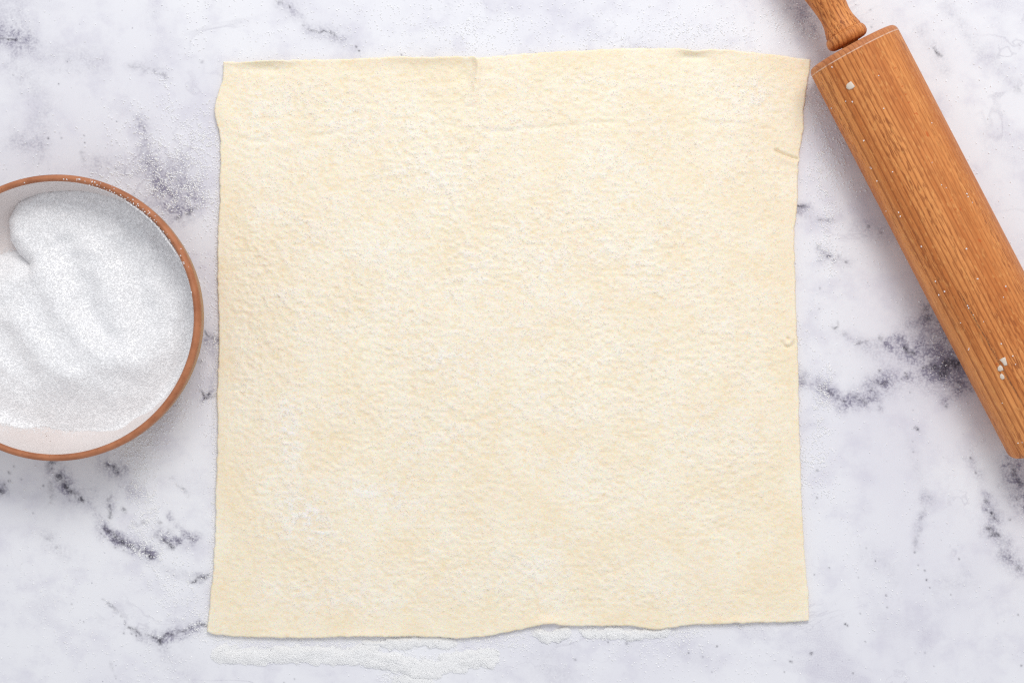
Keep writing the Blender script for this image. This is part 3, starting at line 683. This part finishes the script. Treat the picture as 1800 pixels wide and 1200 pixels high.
    tag(o, 'heap of white granulated sugar filling the terracotta bowl', kind='stuff')
build_bowl_sugar()

# ------------------------------------------------------------------ rolling pin
TH_PIN = math.atan2(-0.8875, 0.4608)
k0 = PX * (H - R_PIN) / H
PIN0 = Vector(((1497 - 900) * k0, (600 - 83) * k0, R_PIN))
pin = empty('rolling_pin', (PIN0.x, PIN0.y, 0), TH_PIN)
tag(pin, 'orange brown beechwood rolling pin with turned handles beside the pastry corner', 'rolling pin')
ca, sa = math.cos(TH_PIN), math.sin(TH_PIN)
def pin_local(px, py):
    """photograph pixel on the barrel's surface -> barrel's local point (axis at z = 0), by marching the sight line"""
    d = Vector(((px - 900) * PX, (600 - py) * PX, -H)).normalized(); o = Vector((0, 0, H))
    for i in range(4000):
        p = o + d * (0.80 + i * 0.00005)
        x = (p.x - PIN0.x) * ca + (p.y - PIN0.y) * sa; y = -(p.x - PIN0.x) * sa + (p.y - PIN0.y) * ca; z = p.z - R_PIN
        if y * y + z * z <= R_PIN ** 2: return x, y, z
    return x, y, z
LB = 0.2625
spots = [(*pin_local(1630, 236), 0.0011, 0.0018), (*pin_local(1722, 423), 0.0011, 0.0014), (*pin_local(1768, 508), 0.0009, 0.0022), (*pin_local(1612, 200), 0.0006, 0.001), (*pin_local(1688, 368), 0.0007, 0.001), (*pin_local(1752, 640), 0.0007, 0.001)] + [(*pin_local(x, y), 0.0009, 0.0004) for x, y in ((1574,120),(1579,136),(1586,152),(1592,166),(1598,180),(1608,200),(1672,352),(1680,368))]
c0, c1 = pin_local(1680, 500), pin_local(1795, 705)
M_BARREL = mat_wood('beech_wood', spots, (c0[0], c0[1], c1[0] + 0.01, c1[1]), 0.0042)
M_HANDLE = mat_wood('beech_wood_turned', flecky=1.35)
def turned(name, prof, mat, parent, seg=160):
    p = np.array(prof); a = np.linspace(0, 2 * np.pi, seg, endpoint=False)
    co = np.stack([np.repeat(p[:, 0:1], seg, 1), np.outer(p[:, 1], np.cos(a)), np.outer(p[:, 1], np.sin(a))], -1).reshape(-1, 3)
    k, i = np.meshgrid(np.arange(len(p) - 1), np.arange(seg), indexing='ij'); j = (i + 1) % seg
    F = np.stack([k * seg + i, (k + 1) * seg + i, (k + 1) * seg + j, k * seg + j], -1).reshape(-1, 4)
    o = link(name, fast_mesh(name, co, F), mat, parent); o.location = (0, 0, R_PIN)
    return o
def fillet(x0, s, r, n=8):      # rounded shoulder from the end face (x0) to the full radius
    return [(x0 + s * r * (1 - math.cos(t)), R_PIN - 0.0030 + 0.0030 * math.sin(t)) for t in np.linspace(0, math.pi / 2, n)]
bp = [(0.004, 0.0), (0.004, 0.0065), (0.0002, 0.0070), (0, 0.0072), (0, R_PIN - 0.0045)] + fillet(0, 1, 0.0042)
bp += [(x, R_PIN) for x in np.linspace(0.0045, LB - 0.0045, 60)]
bp += [(LB - x, r) for x, r in fillet(0, 1, 0.0042)[::-1]] + [(LB, R_PIN - 0.0045), (LB, 0.0072), (LB - 0.0002, 0.007), (LB - 0.004, 0.0065), (LB - 0.004, 0)]
turned('barrel', bp, M_BARREL, pin)
hp = [(0.002, 0.0), (0.002, 0.0050)] + [(-0.0010, 0.0052)]
hprof = smooth_prof([(-0.0012, 0.0085), (-0.0018, 0.0108), (-0.0036, 0.0123), (-0.0060, 0.0125), (-0.0080, 0.0118), (-0.0090, 0.0109), (-0.0096, 0.0110), (-0.0120, 0.0104), (-0.0160, 0.0094), (-0.0200, 0.0091), (-0.0240, 0.0094),
                     (-0.0300, 0.0103), (-0.0400, 0.0120), (-0.0550, 0.0134), (-0.0700, 0.0132), (-0.0850, 0.0117), (-0.0960, 0.0100), (-0.1020, 0.0076), (-0.1045, 0.0040), (-0.1050, 0.0002)], 6)
handle = hp + [tuple(q) for q in hprof]
handle = [(-0.0013 + x, r) for x, r in handle]
turned('handle', [(x, r) for x, r in handle[::-1]], M_HANDLE, pin)
turned('handle', [(LB - x, r) for x, r in handle], M_HANDLE, pin)

# dried flakes of dough on the barrel
M_FLAKE = NT('dried_dough').out((0.72, 0.62, 0.52), 0.6)
def flake(name, pts, label, rough=0.00025):
    """pts: outline in photograph pixels, laid over the curve of the barrel"""
    bm = bmesh.new(); top = []; bot = []
    cx = sum(p[0] for p in pts) / len(pts); cy = sum(p[1] for p in pts) / len(pts)
    def wpt(p, off):
        x, y, z = pin_local(*p); nrm = Vector((0, y, z)).normalized()
        q = Vector((x, y, z)) + nrm * off
        return Vector((PIN0.x + q.x * ca - q.y * sa, PIN0.y + q.x * sa + q.y * ca, q.z + R_PIN))
    c = wpt((cx, cy), 0)
    mid = [(cx + (p[0] - cx) * .6, cy + (p[1] - cy) * .6) for p in pts]
    T = [bm.verts.new(wpt(p, 0.00035) - c) for p in pts]; B = [bm.verts.new(wpt(p, -0.0001) - c) for p in pts]
    Mv = [bm.verts.new(wpt(p, 0.0006 + random.Random(i).uniform(0, rough)) - c) for i, p in enumerate(mid)]
    m0 = bm.verts.new(wpt((cx, cy), 0.0005) - c); n = len(pts)
    for i in range(n):
        j = (i + 1) % n
        bm.faces.new((T[i], T[j], Mv[j], Mv[i])); bm.faces.new((Mv[i], Mv[j], m0)); bm.faces.new((B[i], B[j], T[j], T[i]))
    bm.faces.new(B[::-1])
    bmesh.ops.recalc_face_normals(bm, faces=bm.faces)
    me = bpy.data.meshes.new(name); bm.to_mesh(me); bm.free(); me.polygons.foreach_set('use_smooth', np.full(len(me.polygons), True))
    o = link(name, me, M_FLAKE); o.location = c
    tag(o, label, 'dough flake')
G = 'pale dough flakes stuck to the rolling pin'
flake('dough_flake', [(1488,150),(1490,147),(1496,143),(1500,148),(1503,152),(1499,156),(1493,158),(1488,155)], 'pale heart shaped dough flake alone near the top end of the rolling pin')
flake('dough_flake', [(1757,632),(1762,629),(1767,627),(1769,634),(1771,641),(1766,643),(1762,637)], 'upper dough flake of the three together low on the rolling pin')
flake('dough_flake', [(1754,645),(1758,641),(1762,644),(1764,650),(1759,652),(1754,651)], 'middle dough flake of the three together low on the rolling pin')
flake('dough_flake', [(1758,658),(1761,656),(1765,660),(1766,665),(1762,667),(1758,663)], 'lowest small dough flake of the three together low on the rolling pin')
def pin_grains():
    r = np.random.default_rng(3); pts = []
    L = [(1463,118),(1487,178),(1462,190),(1519,247),(1490,259),(1530,294),(1542,318),(1508,301),(1517,318),(1558,371),(1580,373),(1583,380),(1570,414),(1620,433),(1607,493),(1689,567),(1701,537),(1703,541),(1711,553),(1732,731),(1739,745),(1790,778),(1797,777),
         (1645,494),(1704,612),(1703,614),(1762,708),(1729,565),(1701,346),(1699,341),(1655,325),(1532,296),(1760,604),(1785,640),(1663,330)]
    for x, y in L:
        q = pin_local(x, y); nrm = Vector((0, q[1], q[2])).normalized(); p = Vector(q) + nrm * 0.00025
        pts.append((PIN0.x + p.x * ca - p.y * sa, PIN0.y + p.x * sa + p.y * ca, p.z + R_PIN))
    for _ in range(18):
        a = r.uniform(0.9, 2.9); x = r.uniform(0.0, LB); y, z = math.cos(a) * R_PIN, math.sin(a) * R_PIN
        pts.append((PIN0.x + x * ca - y * sa, PIN0.y + x * sa + y * ca, z + R_PIN + 0.0001))
    o = grain_object('sugar_grains', np.array(pts), M_SUGAR, 51, smin=0.4e-3, smax=0.9e-3)
    tag(o, 'scattered sugar grains clinging to the rolling pin barrel', kind='stuff')
pin_grains()
